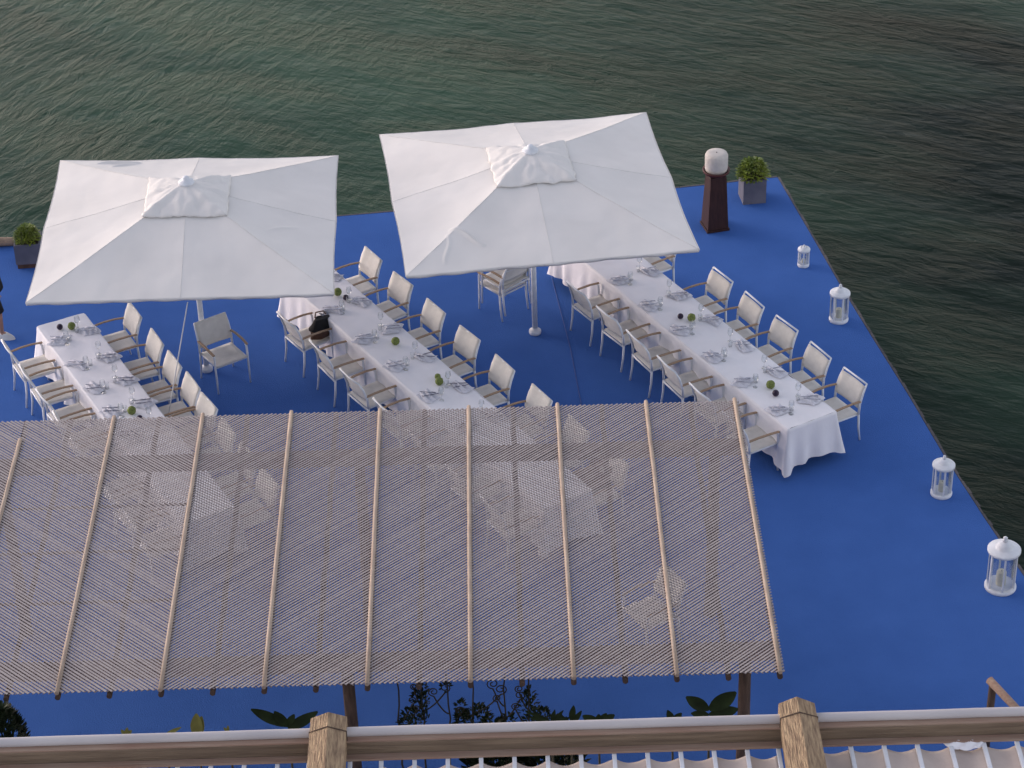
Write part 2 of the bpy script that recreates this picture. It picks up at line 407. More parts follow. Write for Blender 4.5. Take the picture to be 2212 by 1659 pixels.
# lone chair by the left parasol pole
fl, fr_, rl = Vector((-4.19, 28.88, 0)), Vector((-3.75, 29.17, 0)), Vector((-4.46, 29.34, 0))
ydir = (fl - rl).normalized(); ctr = (fl + fr_) / 2 - ydir * 0.245
xd = (fr_ - fl).normalized(); yd = Vector((xd.y, -xd.x, 0))
dup(pc, ctr, math.atan2(yd.y, yd.x) - pi / 2, 'empty cream armchair standing alone beside the left parasol pole, facing the camera').__setitem__('group', 'single chairs')
# stack of chairs under the right parasol
back_l, back_r = Vector((-0.11, 30.65, 0)), Vector((0.24, 30.96, 0))
xd = (back_r - back_l).normalized(); yd = Vector((-xd.y, xd.x, 0))
rzS = math.atan2(yd.y, yd.x) - pi / 2
cS = (back_l + back_r) / 2 + yd * 0.25
for k, nm in enumerate(('lower', 'upper')):
    dup(pc, cS + Vector((0, 0, 0.13 * k)) - yd * 0.07 * k, rzS, 'cream armchair, %s of the two stacked under the right parasol' % nm, 'stacked chairs')
# chair under the pergola
dup(pc, (1.62, 23.2, 0), R(120), 'cream armchair alone under the right end of the lattice pergola roof', 'single chairs')

# ------------------------------------------------------------------ tables and cloths
def rounded_ring(hx, y0, y1, r, nseg=6, step=0.11):
    pts = []
    cs = [(hx - r, y1 - r, 0), (-hx + r, y1 - r, 90), (-hx + r, y0 + r, 180), (hx - r, y0 + r, 270)]
    for ci, (cx, cy, a0) in enumerate(cs):
        for k in range(nseg + 1):
            a_ = R(a0 + 90 * k / nseg); pts.append((cx + r * cos(a_), cy + r * sin(a_), cos(a_), sin(a_), 1.0 - abs(k / nseg - 0.5) * 0.9))
        nx_, ny_, na = cs[(ci + 1) % 4]
        a_ = R(a0 + 90)
        p0 = Vector((cx + r * cos(a_), cy + r * sin(a_))); p1 = Vector((nx_ + r * cos(a_), ny_ + r * sin(a_)))
        m_ = max(2, int((p1 - p0).length / step))
        for k in range(1, m_):
            q = p0.lerp(p1, k / m_); dc = min((q - p0).length, (q - p1).length)
            pts.append((q.x, q.y, cos(a_), sin(a_), max(0.0, 0.55 - dc / 0.35)))
    return pts
def cloth(tn, T, seed):
    hx = T['half']; L = T['L']; Z = 0.752
    ring = rounded_ring(hx, 0, L, 0.035, 6, 0.045)
    n = len(ring); levels = [0, 0.012, 0.04, 0.10, 0.2, 0.32, 0.44, 0.54, 0.62]
    vs = []; fs = []
    # top sheet
    nu, nv = 16, int(L / 0.06)
    def top(u_, v_):
        x = (u_ - 0.5) * 2 * (hx - 0.012); y = 0.012 + (L - 0.024) * v_
        z = Z + 0.007 * fn(x * 5, y * 2.4, seed) + 0.006 * (1 - abs(fn(x * 3.1, y * 1.5, seed + 7))) ** 6 + 0.003 * fn(x * 16, y * 9, seed + 3)
        for fy in (1.75, 3.6, 5.4): z += 0.006 * math.exp(-((y - fy - 0.02 * sin(x * 9)) / 0.012) ** 2)
        edge = min(u_, 1 - u_, ) * 2 * hx
        return (x, y, z - 0.004 * max(0, 1 - edge / 0.03))
    bb = MB(); bb.grid(top, nu, nv)
    base = len(bb.v)
    for li, d in enumerate(levels):
        q = d / 0.62
        for i, (x, y, nx, ny, cn) in enumerate(ring):
            s_ = i / n * (2 * L + 4 * hx)
            drop_end = 0.61 + 0.07 * fn(s_ * 1.4, seed * 3.1) + (0.05 * cn)
            dd = d / 0.62 * drop_end
            fold = (0.058 * sin(s_ * 21 + 4.5 * fn(s_ * 1.7, seed)) * (0.6 + 0.8 * fn(s_ * 0.9, seed + 2)) + 0.045 * fn(s_ * 4.3, seed + 9)) * q ** 1.2 * (1 - 0.4 * cn)
            out = 0.004 + 0.035 * q + fold * 0.9 + 0.115 * cn * cn * q ** 1.2
            if li == 0: vs.append((x - nx * 0.014, y - ny * 0.014, Z - 0.001))
            else: vs.append((x + nx * out, y + ny * out, Z - 0.004 - dd))
    for li in range(len(levels) - 1):
        for i in range(n):
            j = (i + 1) % n; fs.append((li * n + i, (li + 1) * n + i, (li + 1) * n + j, li * n + j))
    bb.add(vs, fs, True)
    rz = math.atan2(T['uv'].y, T['uv'].x) - pi / 2
    return bb.build('tablecloth', M['cloth'], loc=T['Ov'], rz=rz)
cl = {'right-hand': 'long white tablecloth over the right-hand table, its near end hanging in open folds',
      'middle': 'longest white tablecloth, over the middle table running under both left parasol and pergola',
      'left-hand': 'narrow white tablecloth over the left-hand table below the left parasol'}
for si, (tn, T) in enumerate(TABLES.items()):
    o = cloth(tn, T, 3.7 * si + 1); tag(o, cl[tn], 'tablecloth', 'white tablecloths')
    rz = math.atan2(T['uv'].y, T['uv'].x) - pi / 2
    tb = thing('banquet_table', T['Ov'], rz, 'long banquet table hidden under the white cloth, %s of the three' % {'right-hand': 'rightmost', 'middle': 'middle one', 'left-hand': 'leftmost'}[tn], 'table', 'banquet tables')
    MB().box((0, T['L'] / 2, 0.728), (2 * T['half'] - 0.04, T['L'] - 0.04, 0.035)).build('tabletop', M['oldwood'], tb)
    for yy in (0.25, T['L'] / 2, T['L'] - 0.25):
        for xx in (-1, 1):
            MB().tube([(xx * (T['half'] - 0.09), yy, 0), (xx * (T['half'] - 0.09), yy, 0.709)], 0.018, 8).build('leg', M['white'], tb)

# ------------------------------------------------------------------ place settings
def make_napkin(sd=0):
    def P(u_, v_):
        x = (u_ - 0.5) * (0.34 - 0.05 * sd); y = (v_ - 0.5) * (0.20 + 0.03 * sd) * (1 - (0.45 - 0.3 * sd) * u_) + 0.03 * sin(u_ * 4 + sd * 2)
        z = 0.006 + 0.052 * abs(sin(v_ * (6.5 + 2 * sd) + u_ * 2.5 + sd)) ** 1.5 * (0.6 + 0.8 * abs(fn(u_ * 3, v_ * 3, sd * 4 + 1))) * (1 - abs(2 * u_ - 1) ** 3) * (1 - abs(2 * v_ - 1) ** 4)
        return (x + 0.02 * fn(v_ * 4, u_ * 2, sd), y, z)
    return MB().grid(P, 18, 18).build('folded_napkin', M['napkin'])
def make_knife():
    k = MB(); k.bar((-0.11, 0, 0.009), (0.0, 0, 0.009), 0.014, 0.008); k.bar((0.0, 0, 0.009), (0.115, 0.004, 0.008), 0.018, 0.003)
    k.add([(0.115, -0.005, 0.0065), (0.115, 0.013, 0.0065), (0.135, 0.008, 0.0065), (0.115, -0.005, 0.0095), (0.115, 0.013, 0.0095), (0.135, 0.008, 0.0095)],
          [(0, 1, 2), (5, 4, 3), (0, 2, 5, 3), (1, 4, 5, 2), (0, 3, 4, 1)])
    return k.build('table_knife', M['steel'])
def make_fork():
    k = MB(); k.bar((-0.11, 0, 0.009), (0.04, 0, 0.009), 0.010, 0.006); k.bar((0.04, 0, 0.009), (0.065, 0, 0.012), 0.024, 0.004)
    for j in range(4): k.bar((0.065, -0.0105 + 0.007 * j, 0.012), (0.115, -0.0105 + 0.007 * j, 0.009), 0.003, 0.003)
    return k.build('table_fork', M['steel'])
def make_wine():
    t = thing('wine_glass', (0, 0, 0))
    MB().lathe([(0.034, 0.0), (0.033, 0.003), (0.006, 0.008), (0.004, 0.03), (0.004, 0.085), (0.012, 0.095)], n=16).build('stem', M['glass'], t)
    MB().lathe([(0.011, 0.095), (0.030, 0.11), (0.040, 0.14), (0.038, 0.175), (0.032, 0.205)], n=16, caps=False).build('bowl', M['glass'], t)
    return t
def make_tumbler():
    return MB().lathe([(0.003, 0.002), (0.026, 0.0), (0.032, 0.095)], n=16, caps=False).build('water_tumbler', M['glass'])
protoS = {}
def put(kind, maker, p, rz, label, cat, group):
    if kind not in protoS:
        o = maker(); protoS[kind] = o; o.location = p; o.rotation_euler = (0, 0, rz); tag(o, label, cat, group)
    else: dup(protoS[kind], p, rz, label, group)
ZT = 0.757
for tn, T in TABLES.items():
    for side, ts in (('right', T['R']), ('left', T['Lt'])):
        s = 1 if side == 'right' else -1
        for k, t_ in enumerate(ts):
            if tn == 'middle' and (t_ < 1.9): continue
            if tn == 'left-hand' and t_ < 1.9: continue
            if tn == 'middle' and side == 'right' and t_ > 6.7: continue
            if tn == 'right-hand' and side == 'right' and k == 5: t_ = 4.38
            c = T['Ov'] + T['uv'] * (t_ + 0.05 * (hsh(k, 5, s) - 0.5)) + T['nv'] * s * (T['half'] - 0.14); c.z = ZT
            # local frame of the seat: x along the table, y to the table centre
            fy = -T['nv'] * s; fx = Vector((fy.y, -fy.x, 0)); base = math.atan2(fx.y, fx.x)
            j = lambda q, am: am * (hsh(k * 7 + q, s * 3 + 1, len(tn)) - 0.5)
            w = 'at %s seat from the near end, %s side of %s table' % (ORD[k], side, tn)
            nv_ = int(3 * hsh(k * 5 + 2, s + 4, len(tn))); put('napkin%d' % nv_, lambda: make_napkin(nv_), c + fx * j(1, 0.05) + fy * j(2, 0.03), base + R(20) * 1 + j(3, 0.9), 'crumpled white napkin ' + w, 'napkin', 'napkins at the place settings')
            put('fork', make_fork, c - fx * 0.04 + fy * 0.005 + Vector((0, 0, 0.034)), base + R(62) + j(4, 0.5), 'steel fork ' + w, 'fork', 'forks at the place settings')
            put('knife', make_knife, c + fx * 0.035 - fy * 0.005 + Vector((0, 0, 0.034)), base + R(66) + j(5, 0.5), 'steel knife ' + w, 'knife', 'knives at the place settings')
            put('wine', make_wine, c + fx * (0.17 + j(6, 0.05)) + fy * (0.09 + j(7, 0.04)), j(8, 3), 'clear stemmed glass ' + w, 'glass', 'wine glasses on the tables')
            put('tumbler', make_tumbler, c + fx * (0.08 + j(9, 0.04)) + fy * (0.15 + j(10, 0.04)), j(8, 3), 'clear straight tumbler ' + w, 'tumbler', 'water tumblers on the tables')
def ballobj(tn, t_, n_, r, m, label, nm='decorative_ball'):
    T = TABLES[tn]; p = T['Ov'] + T['uv'] * t_ + T['nv'] * n_; p.z = ZT
    bb = MB(); r *= 0.86
    def P(u_, v_):
        a_ = 2 * pi * u_; b_ = pi * v_; rr = r * (1 + (0.12 * fn(4 * cos(a_) * sin(b_) + t_, 4 * sin(a_) * sin(b_), 4 * cos(b_)) if m is M['moss'] else 0))
        return (rr * cos(a_) * sin(b_), rr * sin(a_) * sin(b_), r * 0.98 - rr * cos(b_))
    bb.grid(P, 16, 10)
    tag(bb.build(nm, m, loc=p), label, 'ball', 'balls down the middle of the tables')
gb = 'mossy green ball '; pb = 'small dark purple ball '
ballobj('right-hand', 2.93, 0.02, 0.068, M['moss'], gb + 'halfway along the right-hand table')
ballobj('right-hand', 3.06, -0.08, 0.050, M['plum'], pb + 'halfway along the right-hand table')
ballobj('right-hand', 0.93, -0.03, 0.070, M['moss'], gb + 'near the open end of the right-hand table')
ballobj('right-hand', 0.74, -0.08, 0.055, M['plum'], pb + 'near the open end of the right-hand table')
ballobj('middle', 6.04, 0.05, 0.070, M['moss'], gb + 'on the middle table beside the left parasol edge')
ballobj('middle', 5.86, 0.08, 0.050, M['plum'], pb + 'on the middle table beside the left parasol edge')
ballobj('middle', 4.42, 0.06, 0.068, M['moss'], gb + 'standing alone halfway along the middle table')
ballobj('middle', 3.33, 0.085, 0.050, M['moss'], 'smaller green ball of the pair on the middle table nearer the pergola')
ballobj('middle', 3.20, 0.03, 0.066, M['moss'], 'bigger green ball of the pair on the middle table nearer the pergola')
ballobj('left-hand', 5.12, 0.05, 0.066, M['moss'], gb + 'at the far end of the left-hand table')
ballobj('left-hand', 5.20, -0.10, 0.052, M['plum'], pb + 'at the far end of the left-hand table')
ballobj('left-hand', 2.66, 0.0, 0.070, M['moss'], gb + 'on the left-hand table just beyond the pergola')
ballobj('left-hand', 2.45, 0.03, 0.052, M['plum'], pb + 'on the left-hand table just beyond the pergola')

# handbag on a chair of the middle table
def bag():
    T = TABLES['middle']; p = T['Ov'] + T['uv'] * 5.64 - T['nv'] * (T['half'] + 0.10)
    rz = math.atan2(-T['nv'].y, -T['nv'].x) - pi / 2
    t = thing('handbag', (p.x, p.y, 0.47), rz, 'dark handbag with brown lower part on the far left chair of the middle table', 'bag')
    def body(z0, z1, w0, w1, d0, d1):
        bb = MB()
        def P(u_, v_):
            a_ = 2 * pi * u_; z = z0 + (z1 - z0) * v_
            ww = w0 + (w1 - w0) * v_; dd = d0 + (d1 - d0) * v_
            k = 1 + 0.12 * fn(cos(a_) * 2, sin(a_) * 2, z * 9)
            return (ww * k * cos(a_), dd * k * sin(a_) - 0.10 * v_ * 0.3, z + 0.02 * fn(a_, z * 4))
        bb.grid(P, 20, 6)
        n0 = len(bb.v); bb.f.append(tuple(n0 - 21 + i for i in range(20))); bb.sm.append(False)
        bb.f.append(tuple(n0 - 147 + i for i in reversed(range(20)))); bb.sm.append(False)
        return bb
    body(0, 0.14, 0.10, 0.13, 0.17, 0.18).build('lower_part', M['brownfab'], t)
    body(0.135, 0.29, 0.13, 0.05, 0.18, 0.12).build('upper_part', M['black'], t)
    MB().tube([(0, -0.10, 0.32), (0.03, -0.08, 0.37), (0.04, 0.04, 0.38), (0.0, 0.08, 0.32)], 0.010, 6).build('handle', M['brownfab'], t)
    bb = MB()
    bb.grid(lambda u_, v_: (0.10 - 0.22 * u_, -0.16 + 0.12 * v_ - 0.04 * u_, 0.29 - 0.22 * u_ * u_ + 0.02 * sin(v_ * 9)), 8, 6)
    bb.build('grey_flap', M['greyfab'], t, solid=0.006)
bag()
# coat over a seat under the pergola
def coat():
    T = TABLES['middle']; p = T['Ov'] + T['uv'] * 0.52 + T['nv'] * (T['half'] + 0.14)
    t = MB()
    def P(u_, v_):
        x = (u_ - 0.5) * 0.46; y = -0.36 + 0.75 * v_
        z = 0.475 + 0.02 * fn(x * 9, y * 9) + (0.22 * (v_ < 0.001))
        if v_ > 0.62: z -= (v_ - 0.62) * 1.1
        return (x + 0.02 * fn(y * 6, x * 6, 3), y, z + 0.02)
    t.grid(P, 14, 20)
    rz = math.atan2(T['nv'].y, T['nv'].x) + pi / 2
    tag(t.build('brown_coat', M['brownfab'], loc=(p.x, p.y, 0), rz=rz, solid=0.012), 'reddish brown coat lying over a chair seat under the pergola lattice', 'coat')
coat()

# ------------------------------------------------------------------ parasols
def parasol(base, corners, apex, label, creases, pole_lean, seed, vent_rot):
    bx, by = base
    t = thing('garden_parasol', (bx, by, 0), 0, label, 'parasol', 'square white parasols')
    C4 = [Vector((x - bx, y - by, z)) for x, y, z in corners]     # far-left, far-right, near-right, near-left
    A = Vector((apex[0] - bx, apex[1] - by, apex[2]))
    N = 100
    def surf(u_, v_, lift=0.0):
        U_, V_ = 2 * u_ - 1, 2 * v_ - 1
        rim = (C4[3] * (1 - u_) * (1 - v_) + C4[2] * u_ * (1 - v_) + C4[1] * u_ * v_ + C4[0] * (1 - u_) * v_)
        cen = (C4[0] + C4[1] + C4[2] + C4[3]) / 4
        r = max(abs(U_), abs(V_)); m_ = min(abs(U_), abs(V_)) / r if r > 1e-6 else 0
        sag = sin(pi * m_)
        p = rim.copy()
        dc = Vector((p.x - cen.x, p.y - cen.y, 0))
        p -= dc * 0.010 * sag * r ** 6
        p += Vector((A.x - cen.x, A.y - cen.y, 0)) * (1 - r)
        rimz = rim.z
        z = rimz * 1.0 + (A.z - rimz) * (1 - r)
        z -= 0.030 * sag * (r * (1.15 - r) * 3.2) + 0.045 * math.sin(pi * min(1, r)) * 0.5
        z += 0.010 * fn(p.x * 1.6, p.y * 1.6, seed) + 0.004 * fn(p.x * 5, p.y * 5, seed + 4)
        for (x0, y0, x1, y1, h, wd) in creases:
            d_ = Vector((x1 - x0, y1 - y0)); q = Vector((p.x + bx - x0, p.y + by - y0)); L_ = d_.length
            s_ = q.dot(d_) / L_; o_ = (q.x * d_.y - q.y * d_.x) / L_ + 0.03 * sin(s_ * 9)
            if 0 < s_ < L_: z += h * sin(pi * s_ / L_) ** 0.5 * math.exp(-(o_ / wd) ** 2)
        return Vector((p.x, p.y, z + lift))
    bb = MB(); bb.grid(lambda u_, v_: surf(u_, v_), N * 2, N * 2)
    can = bb.build('canopy', M['canvas'], t, solid=0.004)
    # hem hanging at the rim
    hm = MB(); ring = []
    K = 60
    for side in range(4):
        for k in range(K):
            q = k / K; uv = [(q, 0), (1, q), (1 - q, 1), (0, 1 - q)][side]; ring.append(surf(*uv))
    n = len(ring); vs = []
    for lv, dz in enumerate((0.004, -0.022, -0.045)):
        for i, p in enumerate(ring):
            cen = (C4[0] + C4[1] + C4[2] + C4[3]) / 4
            dn = Vector((p.x - cen.x, p.y - cen.y, 0)).normalized()
            vs.append(p + Vector((0, 0, dz)) + dn * (0.006 + 0.006 * sin(i * 0.9 + seed) * lv - 0.01 * lv))
    fs = []
    for lv in range(2):
        for i in range(n): j = (i + 1) % n; fs.append((lv * n + i, lv * n + j, (lv + 1) * n + j, (lv + 1) * n + i))
    hm.add(vs, fs, True).build('hem', M['canvas'], can, solid=0.003)
    # vent cap: loose second tier with puckered edge
    def vent(u_, v_):
        U_, V_ = 2 * u_ - 1, 2 * v_ - 1; r = max(abs(U_), abs(V_))
        cu, cv = 0.5 + U_ * 0.142, 0.5 + V_ * 0.142
        p = surf(cu, cv)
        puff = 0.022 * sin(pi * min(1, r * 0.96)) ** 0.7 + 0.03 * (1 - r)
        m_ = min(abs(U_), abs(V_)) / r if r > 1e-6 else 0
        wr = fn(U_ * 3.2, V_ * 3.2, seed + 11) * 0.020 + fn(U_ * 6, V_ * 6, seed) * 0.012
        th = math.atan2(V_, U_)
        wr += 0.030 * abs(sin(th * 7 + seed + 1.5 * fn(U_ * 2, V_ * 2, seed))) * r * (1.15 - r) * 2
        z = p.z + puff + wr * min(1, r * 2.2) * (1 if r < 0.97 else 0.4) + 0.02
        if r > 0.97: z = p.z + 0.025 + 0.02 * fn(U_ * 6, V_ * 6, seed)
        q = Vector((p.x, p.y, z)); q.x += 0.03 * fn(U_ * 4, V_ * 4, seed + 5) * r; q.y += 0.03 * fn(U_ * 4, V_ * 4, seed + 8) * r
        return q
    vn = MB(); vn.grid(vent, 44, 44); vn.build('vent_cap', M['canvas'], t, solid=0.004)
    fz = vent(0.5, 0.5)
    MB().lathe([(0.10, 0.0), (0.115, 0.02), (0.10, 0.05), (0.05, 0.065), (0.045, 0.10), (0.02, 0.12)], (fz.x, fz.y, fz.z - 0.03), 20).build('finial', M['white'], t)
    # pole with collar foot
    top = Vector((A.x, A.y, A.z - 0.1))
    MB().tube([(0, 0, 0.0), Vector((0, 0, 0)).lerp(top, 0.5), top], 0.040, 14).build('pole', M['white'], t)
    MB().lathe([(0.085, 0.0), (0.09, 0.02), (0.09, 0.05), (0.075, 0.065), (0.05, 0.07), (0.042, 0.10)], n=20).build('foot', M['white'], t)
    hub = Vector((A.x * 0.9, A.y * 0.9, A.z - 0.55))
    MB().lathe([(0.045, -0.06), (0.08, -0.05), (0.08, 0.03), (0.045, 0.05)], hub, 16).build('hub', M['white'], t)
    for (u_, v_) in ((0, 0), (0.5, 0), (1, 0), (1, 0.5), (1, 1), (0.5, 1), (0, 1), (0, 0.5)):
        p = surf(0.5 + (u_ - 0.5) * 0.985, 0.5 + (v_ - 0.5) * 0.985, -0.055)
        p0 = A - Vector((0, 0, 0.16))
        pts = [p0] + [surf(0.5 + (u_ - 0.5) * k, 0.5 + (v_ - 0.5) * k, -0.045) for k in (0.25, 0.5, 0.75)] + [p]
        sm_ = MB(); sm_.tube([surf(0.5 + (u_ - 0.5) * k / 14, 0.5 + (v_ - 0.5) * k / 14, 0.001) for k in range(3, 15)], 0.003, 5); sm_.build('seam', M['canvas'], can)
        rb = MB(); rb.tube(pts, 0.012, 6); rib = rb.build('rib', M['white'], t)
        mid = pts[2]; st = MB(); st.tube([hub, mid], 0.010, 6); st.build('strut', M['white'], rib)
    return t
parasol((-4.40, 29.52), [(-6.50, 31.54, 2.40), (-2.44, 31.46, 2.40), (-2.32, 27.57, 2.43), (-6.40, 27.56, 2.42)], (-4.41, 29.58, 3.02),
        'left square white parasol between the left and middle tables', [(-5.95, 31.30, -5.30, 31.38, 0.05, 0.03), (-5.7, 31.1, -5.35, 31.3, 0.03, 0.03), (-3.3, 28.9, -2.9, 29.2, 0.012, 0.03)], 0, 2.0, 0)
parasol((0.36, 30.28), [(-1.86, 32.09, 2.40), (2.11, 32.56, 2.40), (2.58, 28.44, 2.44), (-1.38, 27.98, 2.42)], (0.345, 30.30, 2.98),
        'right square white parasol, turned slightly, above the right-hand table', [(-0.80, 28.90, -0.30, 28.60, 0.040, 0.026), (-0.83, 28.8, -0.83, 28.2, 0.018, 0.020), (0.5, 29.2, 1.3, 29.0, 0.008, 0.06)], 0, 5.0, 0)
b = MB(); b.tube([(-4.27, 27.60, 2.34), (-4.40, 27.61, 1.80), (-4.62, 27.66, 0.9), (-4.83, 27.70, 0.0)], 0.008, 6)
tag(b.build('hanging_rope', M['cord']), 'white cord hanging slantwise from the left parasol rim down to the deck', 'rope')

# ------------------------------------------------------------------ lanterns
def lantern(loc, r, h, label, nb, candle=True):
    t = thing('candle_lantern', loc, hsh(r, h) * 3, label, 'lantern', 'white lanterns along the deck edge')
    hb = 0.72 * h
    MB().lathe([(r * 0.98, 0), (r * 1.0, 0.012), (r * 1.0, 0.035), (r * 0.93, 0.05), (r * 0.86, 0.052)], n=32).build('base', M['white'], t)
    MB().lathe([(r * 0.90, hb - 0.01), (r * 1.04, hb), (r * 1.04, hb + 0.028), (r * 0.99, hb + 0.036), (r * 0.60, hb + 0.050), (r * 0.54, hb + 0.060), (r * 0.50, hb + 0.11 * h), (r * 0.38, hb + 0.155 * h), (r * 0.16, hb + 0.18 * h)], n=32).build('lid', M['white'], t)
    MB().lathe([(r * 0.14, hb + 0.175 * h), (r * 0.20, hb + 0.20 * h), (r * 0.10, hb + 0.225 * h), (r * 0.15, hb + 0.25 * h), (r * 0.02, h)], n=14).build('finial', M['white'], t)
    for k in range(nb):
        a_ = 2 * pi * k / nb
        MB().bar((r * 0.9 * cos(a_), r * 0.9 * sin(a_), 0.045), (r * 0.9 * cos(a_), r * 0.9 * sin(a_), hb + 0.0), 0.022, 0.012, up=(cos(a_), sin(a_), 0)).build('upright', M['white'], t)
    MB().lathe([(r * 0.84, 0.053), (r * 0.84, hb - 0.004)], n=32, caps=False).build('glass_pane', M['glass'], t)
    cd = MB().lathe([(r * 0.30, 0.054), (r * 0.31, 0.06), (r * 0.31, hb * 0.42), (r * 0.28, hb * 0.44), (r * 0.1, hb * 0.43)], n=18).build('candle', M['wax'], t)
    MB().tube([(0, 0, hb * 0.43), (0.003, 0, hb * 0.43 + 0.02)], 0.003, 5).build('wick', M['black'], cd)
lantern((6.07, 24.05, 0), 0.200, 0.80, 'largest white lantern with pillar candle, nearest at the right edge', 6)
lantern((5.65, 26.05, 0), 0.145, 0.63, 'medium white lantern second from the camera, near the chipped deck edge', 6)
lantern((4.84, 30.42, 0), 0.145, 0.62, 'medium white lantern third from the camera, on the right edge beyond the tables', 6)
lantern((4.50, 32.00, 0), 0.092, 0.37, 'smallest white lantern, farthest back on the right edge', 5)

# ------------------------------------------------------------------ lamp pedestal and planters
t = thing('lamp_pedestal', (3.25, 33.25, 0), R(14), 'dark brown tapered pedestal with cream drum lamp beside the far corner planter', 'lamp')
p_ = MB(); p_.box((0, 0, 0.02), (0.37, 0.37, 0.04)); p_.build('plinth', M['darkwood'], t, bevel=0.004)
p_ = MB(); p_.box((0, 0, 0.49), (0.34, 0.34, 0.90), taper=0.76); p_.build('pedestal', M['darkwood'], t, bevel=0.006)
MB().lathe([(0.10, 0.941), (0.16, 0.955), (0.205, 0.99), (0.215, 1.03), (0.20, 1.03), (0.15, 0.975), (0.08, 0.965)], n=28).build('dish', M['redwood'], t)
prof = [(0.05, 0.972), (0.13, 0.98), (0.165, 1.01), (0.177, 1.06), (0.180, 1.21), (0.178, 1.275), (0.160, 1.310), (0.11, 1.322), (0.02, 1.318)]
MB().lathe(prof, n=32).build('lamp_drum', M['paper'], t)
MB().lathe([(0.008, 1.310), (0.008, 1.326), (0.004, 1.33)], n=10).build('cap', M['black'], t)

def bush(parent, c, rad, hgt, n, lsize, m, name='foliage', seed=0):
    bb = MB(); rnd = random.Random(seed)
    for i in range(n):
        a_ = rnd.random() * 2 * pi; q = rnd.random() ** 0.45; el = rnd.random()
        x = rad * q * cos(a_) * (1 - 0.35 * el ** 2); y = rad * q * sin(a_) * (1 - 0.35 * el ** 2); z = hgt * el * (1.05 - 0.35 * q * q)
        d = Vector((x * 1.3, y * 1.3, hgt * (0.25 + 0.9 * rnd.random() * el))) + Vector((rnd.uniform(-1, 1), rnd.uniform(-1, 1), rnd.uniform(-0.5, 1))) * rad * 0.6
        bb.leaf((c[0] + x, c[1] + y, c[2] + z), d, lsize * rnd.uniform(0.7, 1.3), lsize * rnd.uniform(0.35, 0.6), bend=rnd.uniform(0.1, 0.5), seg=3)
    return bb.build(name, m, parent)
def planter(loc, rz, w, h, label, footed, seed, m='planter', bs=1.0):
    t = thing('planter', loc, rz, label, 'planter', 'planters at the far deck corners')
    z0 = 0.05 if footed else 0.0
    if footed: MB().box((0, 0, 0.04), (w * 0.92, w * 0.92, 0.08)).build('foot', M['terracotta'], t, bevel=0.004)
    pb_ = MB(); th = 0.025
    zc = (0.08 if footed else 0) + (h - (0.08 if footed else 0)) / 2; hh = h - (0.08 if footed else 0)
    pb_.box((0, -w / 2 + th / 2, zc), (w, th, hh)); pb_.box((0, w / 2 - th / 2, zc), (w, th, hh))
    pb_.box((-w / 2 + th / 2, 0, zc), (th, w - 2 * th, hh)); pb_.box((w / 2 - th / 2, 0, zc), (th, w - 2 * th, hh))
    pb_.box((0, 0, zc - hh / 2 + 0.02), (w - 2 * th, w - 2 * th, 0.03))
    pb_.build('pot', M[m], t)
    MB().grid(lambda u_, v_: ((u_ - 0.5) * (w - 2 * th), (v_ - 0.5) * (w - 2 * th), h - 0.03 + 0.012 * fn(u_ * 6, v_ * 6)), 8, 8).build('soil', M['soil'], t)
    pl = thing('leafy_shrub', Vector(loc) + Vector((0, 0, h - 0.03)), rz, None, 'shrub', 'shrubs in the planters')
    for k in range(6):
        a_ = k * 1.05; MB().tube([(0.03 * cos(a_), 0.03 * sin(a_), 0.0), (0.09 * cos(a_), 0.09 * sin(a_), 0.14), (0.16 * cos(a_), 0.16 * sin(a_), 0.24)], [0.008, 0.006, 0.003], 5).build('stem', M['stem'], pl)
    bush(pl, (0, 0, 0.02), 0.24 * bs, 0.28 * bs, 900, 0.062 * bs, M['leaf'], 'foliage', seed)
    return pl
pl = planter((3.92, 34.12, 0), R(7), 0.37, 0.42, 'square grey planter at the far right corner of the deck', False, 3)
pl['label'] = 'bright green leafy shrub growing in the far right corner planter'
pl = planter((-7.42, 32.72, 0), R(4), 0.40, 0.42, 'grey planter on a brown foot at the far left, beside the left parasol', True, 5, bs=0.8)
pl['label'] = 'low green shrub in the leftmost planter beside the left parasol'

